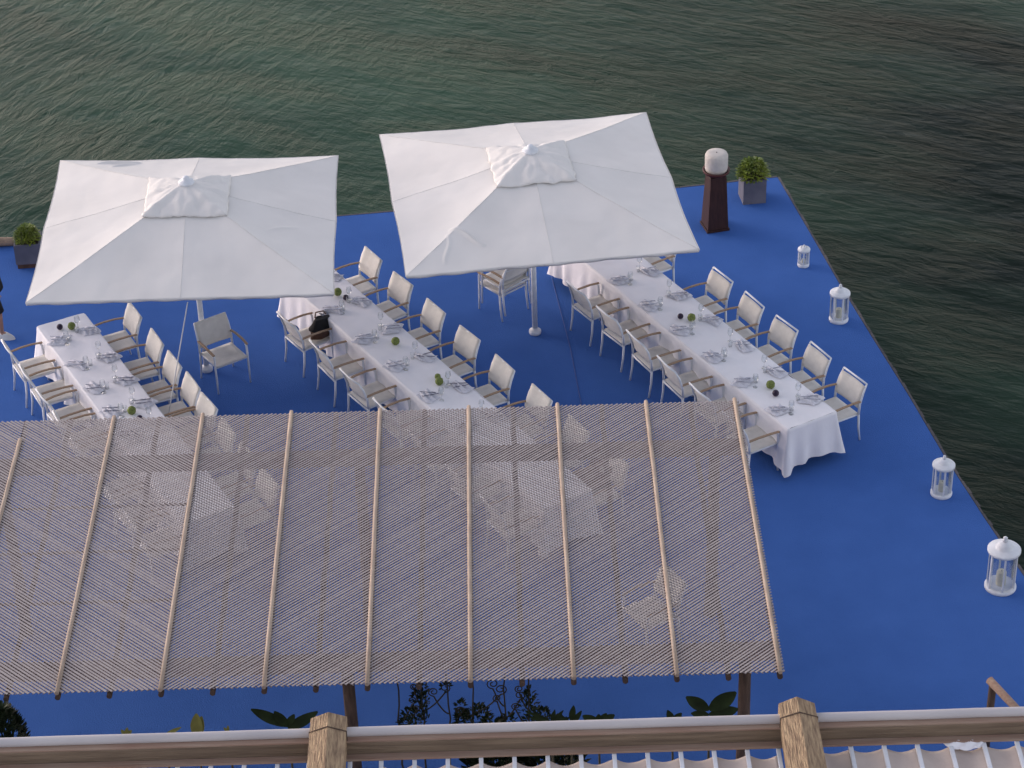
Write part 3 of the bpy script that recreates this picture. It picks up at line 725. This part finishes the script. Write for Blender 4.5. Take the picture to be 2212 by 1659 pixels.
# ------------------------------------------------------------------ person at the left edge
def person():
    px, py = -7.60, 30.62
    t = thing('person', (px, py, 0), R(-6), 'person walking at the left edge in black jacket, knee-length black shorts and white shoes', 'person')
    V = []; E = []; RR = []
    def v(x, y, z, r, link=None, r2=None):
        V.append((x, y, z)); RR.append((r, r2 or r)); i = len(V) - 1
        if link is not None: E.append((link, i))
        return i
    # facing +X, left/right = +-Y
    pel = v(0, 0, 0.93, 0.135, None, 0.15); wa = v(0.0, 0, 1.08, 0.115, pel, 0.135); ch = v(0.015, 0, 1.26, 0.125, wa, 0.155); up = v(0.0, 0, 1.40, 0.09, ch, 0.13)
    nk = v(0.01, 0, 1.48, 0.052, up); hd0 = v(0.025, 0, 1.56, 0.072, nk, 0.068); hd = v(0.02, 0, 1.64, 0.095, hd0, 0.078); hd2 = v(0.015, 0, 1.71, 0.070, hd, 0.06)
    for s_, fx, kx, tw in ((-1, 0.10, 0.10, 0), (1, -0.16, -0.04, 0)):
        hp = v(0.01, s_ * 0.09, 0.86, 0.085, pel); kn = v(kx, s_ * 0.09, 0.49, 0.058, hp); cf = v(kx * 0.9 + fx * 0.1, s_ * 0.09, 0.34, 0.052, kn); an = v(fx, s_ * 0.09, 0.10, 0.036, cf)
        v(fx + 0.11, s_ * 0.09, 0.045, 0.033, an)
    for s_, ex, hx_ in ((-1, -0.02, 0.14), (1, -0.06, 0.02)):
        sh = v(0, s_ * 0.185, 1.38, 0.052, up); el = v(ex, s_ * 0.235, 1.12, 0.042, sh); wr = v(hx_, s_ * 0.22, 0.90, 0.027, el); pm = v(hx_ + 0.03, s_ * 0.215, 0.83, 0.030, wr, 0.018)
        for k in range(4):
            f1 = v(hx_ + 0.04 - 0.001 * k + 0.018 * (k - 1.5) * 0.9, s_ * 0.214, 0.785, 0.009, pm); v(hx_ + 0.035 + 0.018 * (k - 1.5) * 0.8, s_ * 0.205, 0.745 + 0.006 * abs(k - 1.5), 0.0075, f1)
        th = v(hx_ + 0.065, s_ * 0.205, 0.82, 0.010, pm); v(hx_ + 0.08, s_ * 0.20, 0.79, 0.008, th)
    me = bpy.data.meshes.new('body'); me.from_pydata(V, E, []); me.materials.append(M['skin'])
    o = bpy.data.objects.new('body', me); COL.objects.link(o); o.parent = t
    sk = o.modifiers.new('skin', 'SKIN'); sk.use_smooth_shade = True
    for i, d in enumerate(me.skin_vertices[0].data): d.radius = RR[i]; d.use_root = (i == 0)
    ss = o.modifiers.new('sub', 'SUBSURF'); ss.levels = 1; ss.render_levels = 2
    # face: nose, mouth, eyes, ears
    MB().lathe([(0.004, 0.03), (0.010, 0.015), (0.014, 0.0), (0.004, -0.004)], (0.108, 0, 1.615), 8).build('nose', M['skin'], o)
    for s_ in (-1, 1):
        MB().ball((0.098, s_ * 0.03, 1.655), 0.010).build('eye', M['eye'], o)
        MB().ball((0.01, s_ * 0.082, 1.63), 0.022, sq=(1, 1, 1.3)).build('ear', M['skin'], o)
    MB().bar((0.098, -0.022, 1.578), (0.098, 0.022, 1.578), 0.012, 0.008).build('mouth', M['brownfab'], o)
    MB().lathe([(0.10, -0.07), (0.106, 0.0), (0.098, 0.05), (0.07, 0.09), (0.02, 0.11)], (-0.012, 0, 1.675), 20).build('hair', M['hair'], t)
    def loft(rings, name, m, par=t, n=20):
        bb = MB(); vs = []
        for (cx, cy, z, rx, ry) in rings:
            for k in range(n):
                a_ = 2 * pi * k / n; wv = 1 + 0.05 * fn(3 * cos(a_), 3 * sin(a_), z * 7)
                vs.append((cx + rx * wv * cos(a_), cy + ry * wv * sin(a_), z))
        fs = [(i * n + k, i * n + (k + 1) % n, (i + 1) * n + (k + 1) % n, (i + 1) * n + k) for i in range(len(rings) - 1) for k in range(n)]
        return bb.add(vs, fs, True).build(name, m, par, solid=0.006)
    jk = loft([(0.0, 0, 0.88, 0.175, 0.215), (0.0, 0, 1.0, 0.165, 0.20), (0.01, 0, 1.12, 0.155, 0.19), (0.015, 0, 1.27, 0.160, 0.205), (0.0, 0, 1.40, 0.12, 0.215), (0.0, 0, 1.455, 0.075, 0.10)], 'jacket', M['black'])
    for s_, ex, hx_ in ((-1, -0.02, 0.14), (1, -0.06, 0.02)):
        sl_ = MB(); sl_.tube([(0, s_ * 0.16, 1.41), (-0.01, s_ * 0.20, 1.32), (ex, s_ * 0.236, 1.12), ((ex + hx_) / 2, s_ * 0.23, 1.01), (hx_ - 0.01, s_ * 0.222, 0.92)], [0.062, 0.070, 0.062, 0.055, 0.045], 12, caps=False); sl_.build('sleeve', M['black'], jk)
    sh = loft([(0.01, 0, 0.98, 0.15, 0.175), (0.01, 0, 0.86, 0.165, 0.195), (0.01, 0, 0.80, 0.17, 0.20)], 'shorts', M['black'])
    for s_, kx in ((-1, 0.10), (1, -0.04)):
        sg = MB(); sg.tube([(0.01, s_ * 0.09, 0.86), (kx * 0.4, s_ * 0.095, 0.68), (kx * 0.9, s_ * 0.095, 0.46)], [0.115, 0.105, 0.098], 14, caps=False); sg.build('shorts_leg', M['black'], sh)
    for s_, fx in ((-1, 0.10), (1, -0.16)):
        so = MB()
        def P(u_, v_, fx=fx, s_=s_):
            a_ = 2 * pi * u_; L_ = 0.14 * cos(a_); x = fx + 0.055 + L_; wdt = 0.048 * (1.05 if L_ > 0 else 0.85)
            z = 0.0 + 0.10 * v_; k = 1 - 0.55 * v_ ** 2
            return (x * 1.0 * k + (1 - k) * (fx + 0.01), s_ * 0.09 + wdt * sin(a_) * (1 - 0.25 * v_), z)
        so.grid(P, 18, 5); n0 = len(so.v); so.f.append(tuple(n0 - 19 + i for i in range(18))); so.sm.append(True)
        so.build('shoe', M['shoe'], t)
    # shoulder bag on the near hip
    bg = MB(); bg.ball((0.10, -0.27, 1.03), 0.12, 14, 10, (1, 1, 1.0)); bg.build('shoulder_bag', M['black'], t)
    MB().tube([(0.08, -0.26, 1.13), (0.02, -0.17, 1.33), (0.0, -0.05, 1.45), (-0.05, 0.02, 1.44)], 0.010, 6).build('bag_strap', M['black'], t)
person()

# ------------------------------------------------------------------ lattice pergola
def pergola():
    X1, Y1 = 2.684, 24.394; pit = 1.0715; LN = 5.01; ZR = 2.70; NB = 9
    t = thing('lattice_pergola', (X1, Y1, 0), R(0.2), 'long flat-roofed pergola covered in diagonal grey lath over the tables', 'pergola')
    W = pit * NB
    pw = 0.0370; th = 0.004
    def clipline(p, d, x0, x1, y0, y1):
        t0, t1 = -1e9, 1e9
        for a_, da, lo, hi in ((p[0], d[0], x0, x1), (p[1], d[1], y0, y1)):
            q0, q1 = (lo - a_) / da, (hi - a_) / da
            if q0 > q1: q0, q1 = q1, q0
            t0, t1 = max(t0, q0), min(t1, q1)
        return (t0, t1) if t1 > t0 + 0.01 else None
    for k in range(NB):
        x0, x1 = -(k + 1) * pit + 0.004, -k * pit - 0.004
        if k == 0: x1 += 0.05
        left = k >= 6
        for layer in (0, 1):           # 0 lower, 1 upper
            # the upper layer runs up to the right on the right bays and the other way on the three left bays
            sgn = (1 if not left else -1) * (1 if layer == 1 else -1)
            ang = R(42 if layer else 38) * sgn
            d = (cos(ang), sin(ang)); nrm = (-sin(ang), cos(ang))
            bb = MB(); z = ZR - 0.006 + (0.011 if layer else 0.0)
            cx, cy = (x0 + x1) / 2, -LN / 2; m_ = int(3.9 / pw)
            for i in range(-m_, m_ + 1):
                off = i * pw + 0.0035 * (hsh(i, k, layer) - 0.5)
                wob = 0.0025 * (hsh(i, k + 9, layer) - 0.5)
                dd = (cos(ang + wob), sin(ang + wob))
                p = (cx + nrm[0] * off, cy + nrm[1] * off)
                c = clipline(p, dd, x0, x1, -LN - 0.012 * hsh(i, k), 0.012 * hsh(i, 4))
                if not c: continue
                w_ = ((0.0222 if left else 0.0182) if layer else (0.0140 if left else 0.0145)) * (0.86 + 0.3 * hsh(i, k, 7))
                zz = z + 0.003 * (hsh(i, 2, k) - 0.5)
                # long laths bow a little: three segments
                A_ = Vector((p[0] + dd[0] * c[0], p[1] + dd[1] * c[0], zz)); B_ = Vector((p[0] + dd[0] * c[1], p[1] + dd[1] * c[1], zz))
                bb.bar(A_, B_, w_, th)
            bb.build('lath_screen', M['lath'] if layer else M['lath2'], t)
    # half-round battens on the seams and rafters beneath
    for k in range(NB + 1):
        x = -k * pit
        y0 = -0.40 if k == 8 else 0.03
        bt = MB(); n_ = 7
        bt.tube([(x + 0.006 * fn(i * 1.3, k), y0 + (-LN - 0.03 - y0) * i / n_, ZR + 0.014 + 0.004 * fn(k, i)) for i in range(n_ + 1)], 0.024, 8)
        bt.build('batten', M['batten'], t)
    for k in range(2 * NB + 1):
        x = -k * pit / 2
        MB().tube([(x, 0.06, ZR - 0.055), (x + 0.004, -LN / 2, ZR - 0.058), (x, -LN - 0.025, ZR - 0.055)], 0.030, 8).build('rafter', M['oldwood'], t)
    for y in (-0.72, -4.47):
        MB().bar((-W - 0.2, y, ZR - 0.165), (0.05, y, ZR - 0.165), 0.16, 0.145).build('girder', M['girder'], t, bevel=0.01)
    for y in (-1.75, -2.6, -3.5):
        MB().bar((-W, y, ZR - 0.025 - 0.0), (-6 * pit - 0.02, y, ZR - 0.025), 0.035, 0.016).build('cross_lath', M['girder'], t)
    for x in (-0.30, -4.53, -8.80):
        for y in (-0.72, -4.47):
            MB().tube([(x, y, 0), (x + 0.01, y, 1.2), (x, y, ZR - 0.24)], [0.075, 0.07, 0.065], 12).build('post', M['oldwood'], t)
pergola()

# wooden handrail by the steps, lower right
t = thing('wooden_handrail', (5.37, 21.10, 0), 0, 'short weathered wooden handrail on the deck, behind the near roof at lower right', 'handrail')
MB().tube([(0, 0, 0), (0.0, 0, 0.93)], 0.045, 10).build('post', M['oldwood'], t)
MB().tube([(0.36, -0.72, 0), (0.36, -0.72, 0.86)], 0.045, 10).build('post', M['oldwood'], t)
MB().tube([(-0.03, 0.06, 0.97), (0.20, -0.40, 0.93), (0.40, -0.82, 0.88)], [0.05, 0.047, 0.05], 10).build('top_rail', M['ledge'], t)

# ------------------------------------------------------------------ terrace and near shade roof
b = MB(); b.box((0, 3.6, 6.85), (24, 17.0, 0.30)); o = b.build('terrace_floor', M['tile']); tag(o, kind='structure')
b = MB(); b.box((0, 11.9, 2.6), (24, 0.35, 8.19)); tag(b.build('retaining_wall', M['stucco']), 'plastered retaining wall holding up the upper terrace', 'wall')

def roof():
    YT = 10.90; Z = 9.58
    t = thing('shade_canopy', (0, YT + 0.012, 7.0), 0.0055, 'near timber shade roof with white slats over cream canvas along the bottom edge', 'canopy')
    z = Z - 7.0
    xs_beam = [-1.14, 1.64]
    allb = [-3.92, -1.14, 1.64, 4.42]
    # round pipe, wobbly wrap seam
    MB().tube([(-6 + 0.3 * i, 0.004 * fn(i * 0.7, 1), z + 0.003 * fn(i * 0.5, 4)) for i in range(41)], 0.030, 14).build('pipe', M['pipe'], t)
    fb = MB(); fb.box((0, -0.045, z - 0.068), (12, 0.055, 0.090)); fb.build('fascia', M['fascia'], t, bevel=0.004)
    MB().box((0, -0.046, z - 0.017), (12, 0.048, 0.010)).build('cap_strip', M['ledge'], t)
    MB().box((0, -0.099, z - 0.114), (12, 0.052, 0.014)).build('ledge', M['ledge'], t, bevel=0.003)
    for x in allb:
        bb = MB(); hw = 0.108; L0, L1 = 0.07, -5.5
        prof = [(-hw, z - 0.06), (-hw, z + 0.06), (0.0, z + 0.10), (hw, z + 0.06), (hw, z - 0.06)]
        n_ = 24; vs = []
        for i in range(n_ + 1):
            y = L0 + (L1 - L0) * i / n_
            for px, pz in prof: vs.append((x + px + 0.004 * fn(y * 2, px * 9, x), y + (0.02 * fn(px * 20, x) if i == 0 else 0), pz + 0.003 * fn(y * 3, px * 30)))
        fs = []
        for i in range(n_):
            for k in range(5):
                k2 = (k + 1) % 5; fs.append((i * 5 + k, i * 5 + k2, (i + 1) * 5 + k2, (i + 1) * 5 + k))
        fs.append((4, 3, 2, 1, 0)); fs.append(tuple(n_ * 5 + k for k in range(5)))
        bm_ = bb.add(vs, fs).build('roof_beam', M['beamtop'], t)
        st = MB(); pts = [(x - hw - 0.002, -0.06, z - 0.05), (x - hw - 0.002, -0.06, z + 0.061), (x, -0.06, z + 0.102), (x + hw + 0.002, -0.06, z + 0.061), (x + hw + 0.002, -0.06, z - 0.05)]
        st.tube(pts, 0.004, 5); st.build('binding_wire', M['oldwood'], bm_)
        MB().box((x, -0.20, (z - 0.062) / 2), (0.12, 0.12, z - 0.062)).build('post', M['oldwood'], t)
    # slats
    for bi in range(len(allb) - 1):
        a0, a1 = allb[bi] + 0.11, allb[bi + 1] - 0.11
        n_ = 13; stp = (a1 - a0) / n_
        for k in range(n_ + 1):
            x = a0 + stp * k + (0.012 if k == 0 else 0) - (0.012 if k == n_ else 0)
            MB().bar((x, -0.11, z - 0.134), (x - 0.0, -5.4, z - 0.134), 0.026, 0.022).build('slat', M['white'], t, bevel=0.004)
        # canvas hung from the slats, far edge scalloped
        def P(u_, v_, a0=a0, a1=a1, stp=stp, bi=bi):
            x = a0 + 0.02 + (a1 - a0 - 0.04) * u_; ph = (x - a0) / stp; fr = ph - math.floor(ph); dip = sin(pi * fr)
            ylim = -0.140 - 0.016 * dip - 0.012 * hsh(int(ph), bi) * dip
            if bi == 1 and ph < 1: ylim -= 0.10 * dip
            if bi == 2: ylim += 0.02
            y = ylim + (-5.3 - ylim) * v_ ** 1.6
            zz = z - 0.149 - 0.010 * dip - 0.008 * fn(x * 9, y * 3) - 0.02 * dip * sin(y * 5) ** 2
            return (x, y, zz)
        MB().grid(P, 130, 30).build('shade_cloth', M['shade'], t, solid=0.003)
roof()
# white rag lying on the fascia ledge
def P(u_, v_):
    x = 2.50 + 0.24 * u_; return (x + 0.01 * fn(v_ * 5, u_ * 3), -0.112 - 0.060 * sin(pi * u_) ** 0.6 * v_, -0.232 - 0.012 * abs(sin(u_ * 9 + v_ * 3)) - 0.02 * v_)
b = MB(); b.grid(P, 20, 8)
tag(b.build('white_rag', M['cloth'], loc=(0, 10.925, 9.705), solid=0.004), 'crumpled white rag caught below the near fascia at lower right', 'cloth')

# ------------------------------------------------------------------ plants at the terrace edge
PZ = 7.0
b = MB()
tp = thing('terrace_trough', (0, 12.45, 6.2), 0, 'long low plant trough at the outer edge of the terrace', 'planter')
b.box((0, -0.32, 0.45), (12, 0.05, 0.9)); b.box((0, 0.32, 0.45), (12, 0.05, 0.9)); b.box((0, 0, 0.05), (12, 0.59, 0.05)); b.box((-5.975, 0, 0.45), (0.05, 0.59, 0.9)); b.box((5.975, 0, 0.45), (0.05, 0.59, 0.9))
b.build('trough_walls', M['stucco'], tp)
MB().grid(lambda u_, v_: (-5.94 + 11.88 * u_, -0.29 + 0.58 * v_, 0.82 + 0.02 * fn(u_ * 60, v_ * 4)), 60, 4).build('soil', M['soil'], tp)
def px(D): return (D - 1124) / 320.0
def zof(D, X=1106, y=12.45): return 19.298 - y * math.tan(R(PITCH) + math.atan((D - 829.5 + 0.0267 * (X - 1106)) / 5273.8))
ROOTZ = 7.0
VY = 19.72
def vine(D, label, seed, curls, tufts):
    t = thing('climbing_vine', ((D - 1124) / 203.0, VY, 0), 0, label, 'vine', 'vines behind the pergola')
    rnd = random.Random(seed)
    st = MB(); st.tube([(0.05 * fn(i * 0.7, seed), 0.03 * fn(i, seed + 5), 2.50 * i / 12) for i in range(13)], [0.014 - 0.0005 * i for i in range(13)], 6); st.build('stem', M['stem'], t)
    cu = MB()
    for (z0, s_, ln, rr) in curls:
        ps = []
        for k in range(7):
            q = k / 6; ps.append((s_ * ln * q, 0.0, z0 - 0.25 + (0.25) * q ** 1.6))
        cx, cz = s_ * ln, z0 + rr
        for k in range(1, 20):
            q = k / 19; r_ = rr * (1 - 0.75 * q); th = -pi / 2 + s_ * q * 3.0 * pi
            ps.append((cx + r_ * cos(th), 0.0, cz + r_ * sin(th)))
        cu.tube(ps, [0.009] * 7 + [0.007] * 19, 5)
    cu.build('tendril', M['stem'], t)
    for i, (dx, z_, r_, h_, n_) in enumerate(tufts):
        bush(t, (dx, 0, z_), r_, h_, n_, 0.05, M['darkleaf'], 'foliage', seed + i)
vine(862, 'leftmost curling vine behind the pergola, thin with one dense dark tuft low down', 11, [(2.10, 1, 0.14, 0.05), (2.0, 1, 0.18, 0.04)], [(0.12, 1.74, 0.14, 0.28, 160), (0.20, 2.15, 0.05, 0.10, 18)])
vine(912, 'leafy upright vine with dark leaves all along its stem, beside the leftmost vine', 12, [(2.30, -1, 0.08, 0.04), (2.25, 1, 0.25, 0.06)], [(0.0, 2.10, 0.07, 0.35, 90), (0.02, 1.85, 0.05, 0.3, 50), (0.26, 2.3, 0.05, 0.08, 18)])
vine(968, 'bare thin vine leaning between the leafy vine and the centre vine', 13, [(2.2, -1, 0.15, 0.06), (1.95, 1, 0.12, 0.05)], [(0.16, 1.80, 0.09, 0.16, 60), (0.13, 2.02, 0.05, 0.09, 20)])
vine(1021, 'straight thick vine under the centre batten with a dark tuft around its base', 14, [(2.2, 1, 0.30, 0.07), (1.95, -1, 0.14, 0.05)], [(0.05, 1.75, 0.16, 0.28, 170), (-0.12, 1.8, 0.08, 0.2, 50)])
vine(1090, 'curling vine with open scrolls right of the centre vine', 15, [(2.28, -1, 0.12, 0.07), (2.1, -1, 0.08, 0.05), (2.12, 1, 0.16, 0.06)], [(0.05, 1.78, 0.07, 0.12, 30)])
vine(1142, 'rightmost curling vine merging into dark foliage at its foot', 16, [(2.22, -1, 0.10, 0.05), (1.98, -1, 0.14, 0.05)], [(0.0, 1.95, 0.10, 0.3, 90), (0.10, 1.72, 0.18, 0.24, 170)])
for D_, lab, sd_, r_ in ((1060, 'dark low shrub under the vines, left one seen through the near slats', 41, 0.36), (1190, 'dark low shrub under the vines, right one seen through the near slats', 42, 0.40)):
    t = thing('shrub', ((D_ - 1124) / 203.0, VY + 0.05, 0), 0, lab, 'shrub', 'dark shrubs behind the pergola')
    MB().tube([(0, 0, 0), (0.03, 0, 0.6), (0, 0, 1.3)], [0.03, 0.025, 0.012], 7).build('stem', M['stem'], t)
    bush(t, (0, 0, 0.5), r_, 1.25, 1100, 0.10, M['darkleaf'], 'foliage', sd_)
def bladed(D, top, label, leaves, m, seed, name='bladed_plant', cat='plant'):
    t = thing(name, (px(D), 12.45, ROOTZ), 0, label, cat, 'leafy plants at the terrace edge')
    bb = MB(); H = zof(top, D) - ROOTZ
    st = MB(); st.tube([(0, 0, 0), (0.01, 0, H * 0.5), (0, 0, H * 0.86)], [0.014, 0.011, 0.006], 6); st.build('stem', M['stem'], t)
    for (ang, ln, wd, bd, zf) in leaves:
        d = Vector((sin(R(ang)), 0.25 * fn(ang, seed), cos(R(ang)))); bb.leaf((0, 0, H * zf), d, ln, wd, up=(0, -1, 0.4), bend=bd, seg=8)
    bb.build('foliage', m, t)
bladed(1190, 1545, 'dark spiky arching plant right of the vines at the terrace edge', [(-52, 0.24, 0.028, -0.3, 0.95), (-70, 0.16, 0.03, 0, 0.95), (12, 0.11, 0.03, 0.1, 0.95), (40, 0.12, 0.03, 0.2, 0.95), (70, 0.13, 0.035, 0.2, 0.94)], M['darkleaf'], 1)
bladed(1232, 1548, 'single narrow upright dark leaf plant right of the arching one', [(8, 0.14, 0.045, 0, 0.97), (35, 0.12, 0.04, 0.2, 0.95), (-50, 0.12, 0.04, 0.2, 0.95)], M['darkleaf'], 2)
bladed(1292, 1556, 'low rounded dark plant just topping the pipe, left of the broad-leaved one', [(-60, 0.12, 0.07, 0.2, 0.98), (60, 0.12, 0.07, 0.2, 0.98), (0, 0.08, 0.06, 0.2, 0.97), (30, 0.1, 0.06, 0.2, 0.97)], M['darkleaf'], 3)
bladed(1530, 1520, 'broad-leaved rubber plant with large oval leaves beside the right pergola post', [(-52, 0.20, 0.09, 0.0, 0.96), (48, 0.24, 0.11, -0.05, 0.96), (80, 0.20, 0.09, 0.1, 0.93), (-85, 0.12, 0.06, 0.1, 0.93)], M['darkleaf'], 4, 'rubber_plant')
bladed(1452, 1552, 'small low dark shoot left of the rubber plant', [(-20, 0.10, 0.05, 0.1, 0.98), (40, 0.09, 0.05, 0.1, 0.98), (-70, 0.08, 0.04, 0.1, 0.98)], M['darkleaf'], 5)
bladed(620, 1556, 'dark plant with a long arching leaf left of the left roof beam', [(-52, 0.30, 0.08, -0.12, 0.96), (-30, 0.16, 0.07, 0.0, 0.96), (62, 0.22, 0.08, 0.3, 0.95), (30, 0.10, 0.05, 0.1, 0.97)], M['darkleaf'], 6)
bladed(422, 1585, 'pale yellow-green plant with one tall pointed leaf at lower left', [(4, 0.22, 0.085, 0.0, 0.97), (14, 0.19, 0.07, 0.05, 0.97)], M['limeleaf'], 7)
bladed(270, 1586, 'small pale shoot poking over the pipe, left of the tall pointed leaf', [(-30, 0.06, 0.03, 0.1, 0.99), (10, 0.07, 0.03, 0.1, 0.99), (40, 0.06, 0.03, 0.1, 0.99)], M['limeleaf'], 8)
bladed(352, 1585, 'thin pale twig leaning right over the pipe at lower left', [(60, 0.14, 0.03, 0.0, 0.99), (75, 0.08, 0.03, 0.0, 0.99)], M['limeleaf'], 9)
bladed(490, 1578, 'tiny pale shoot between the pointed leaf and the arching dark plant', [(5, 0.06, 0.02, 0, 0.99), (-30, 0.05, 0.02, 0, 0.99)], M['limeleaf'], 10)

# dark clipped conifer at lower left
t = thing('conifer', (-5.33, 19.05, 0), 0, 'dark narrow conifer at the lower left corner behind the near roof', 'tree')
MB().tube([(0, 0, 0), (0.02, 0, 0.8), (0, 0, 2.3)], [0.05, 0.04, 0.012], 8).build('trunk', M['stem'], t)
bb = MB(); rnd = random.Random(4)
for i in range(3600):
    q = rnd.random(); z_ = 0.12 + 2.64 * q; rr = 0.26 * (1 - q ** 6) ** 0.6 * (0.75 + 0.25 * rnd.random()); a_ = rnd.random() * 2 * pi
    bb.leaf((rr * cos(a_), rr * sin(a_), z_), (cos(a_) + rnd.uniform(-.4, .4), sin(a_) + rnd.uniform(-.4, .4), 1.2), 0.09, 0.03, bend=0.1, seg=2)
bb.build('foliage', M['darkleaf'], t)
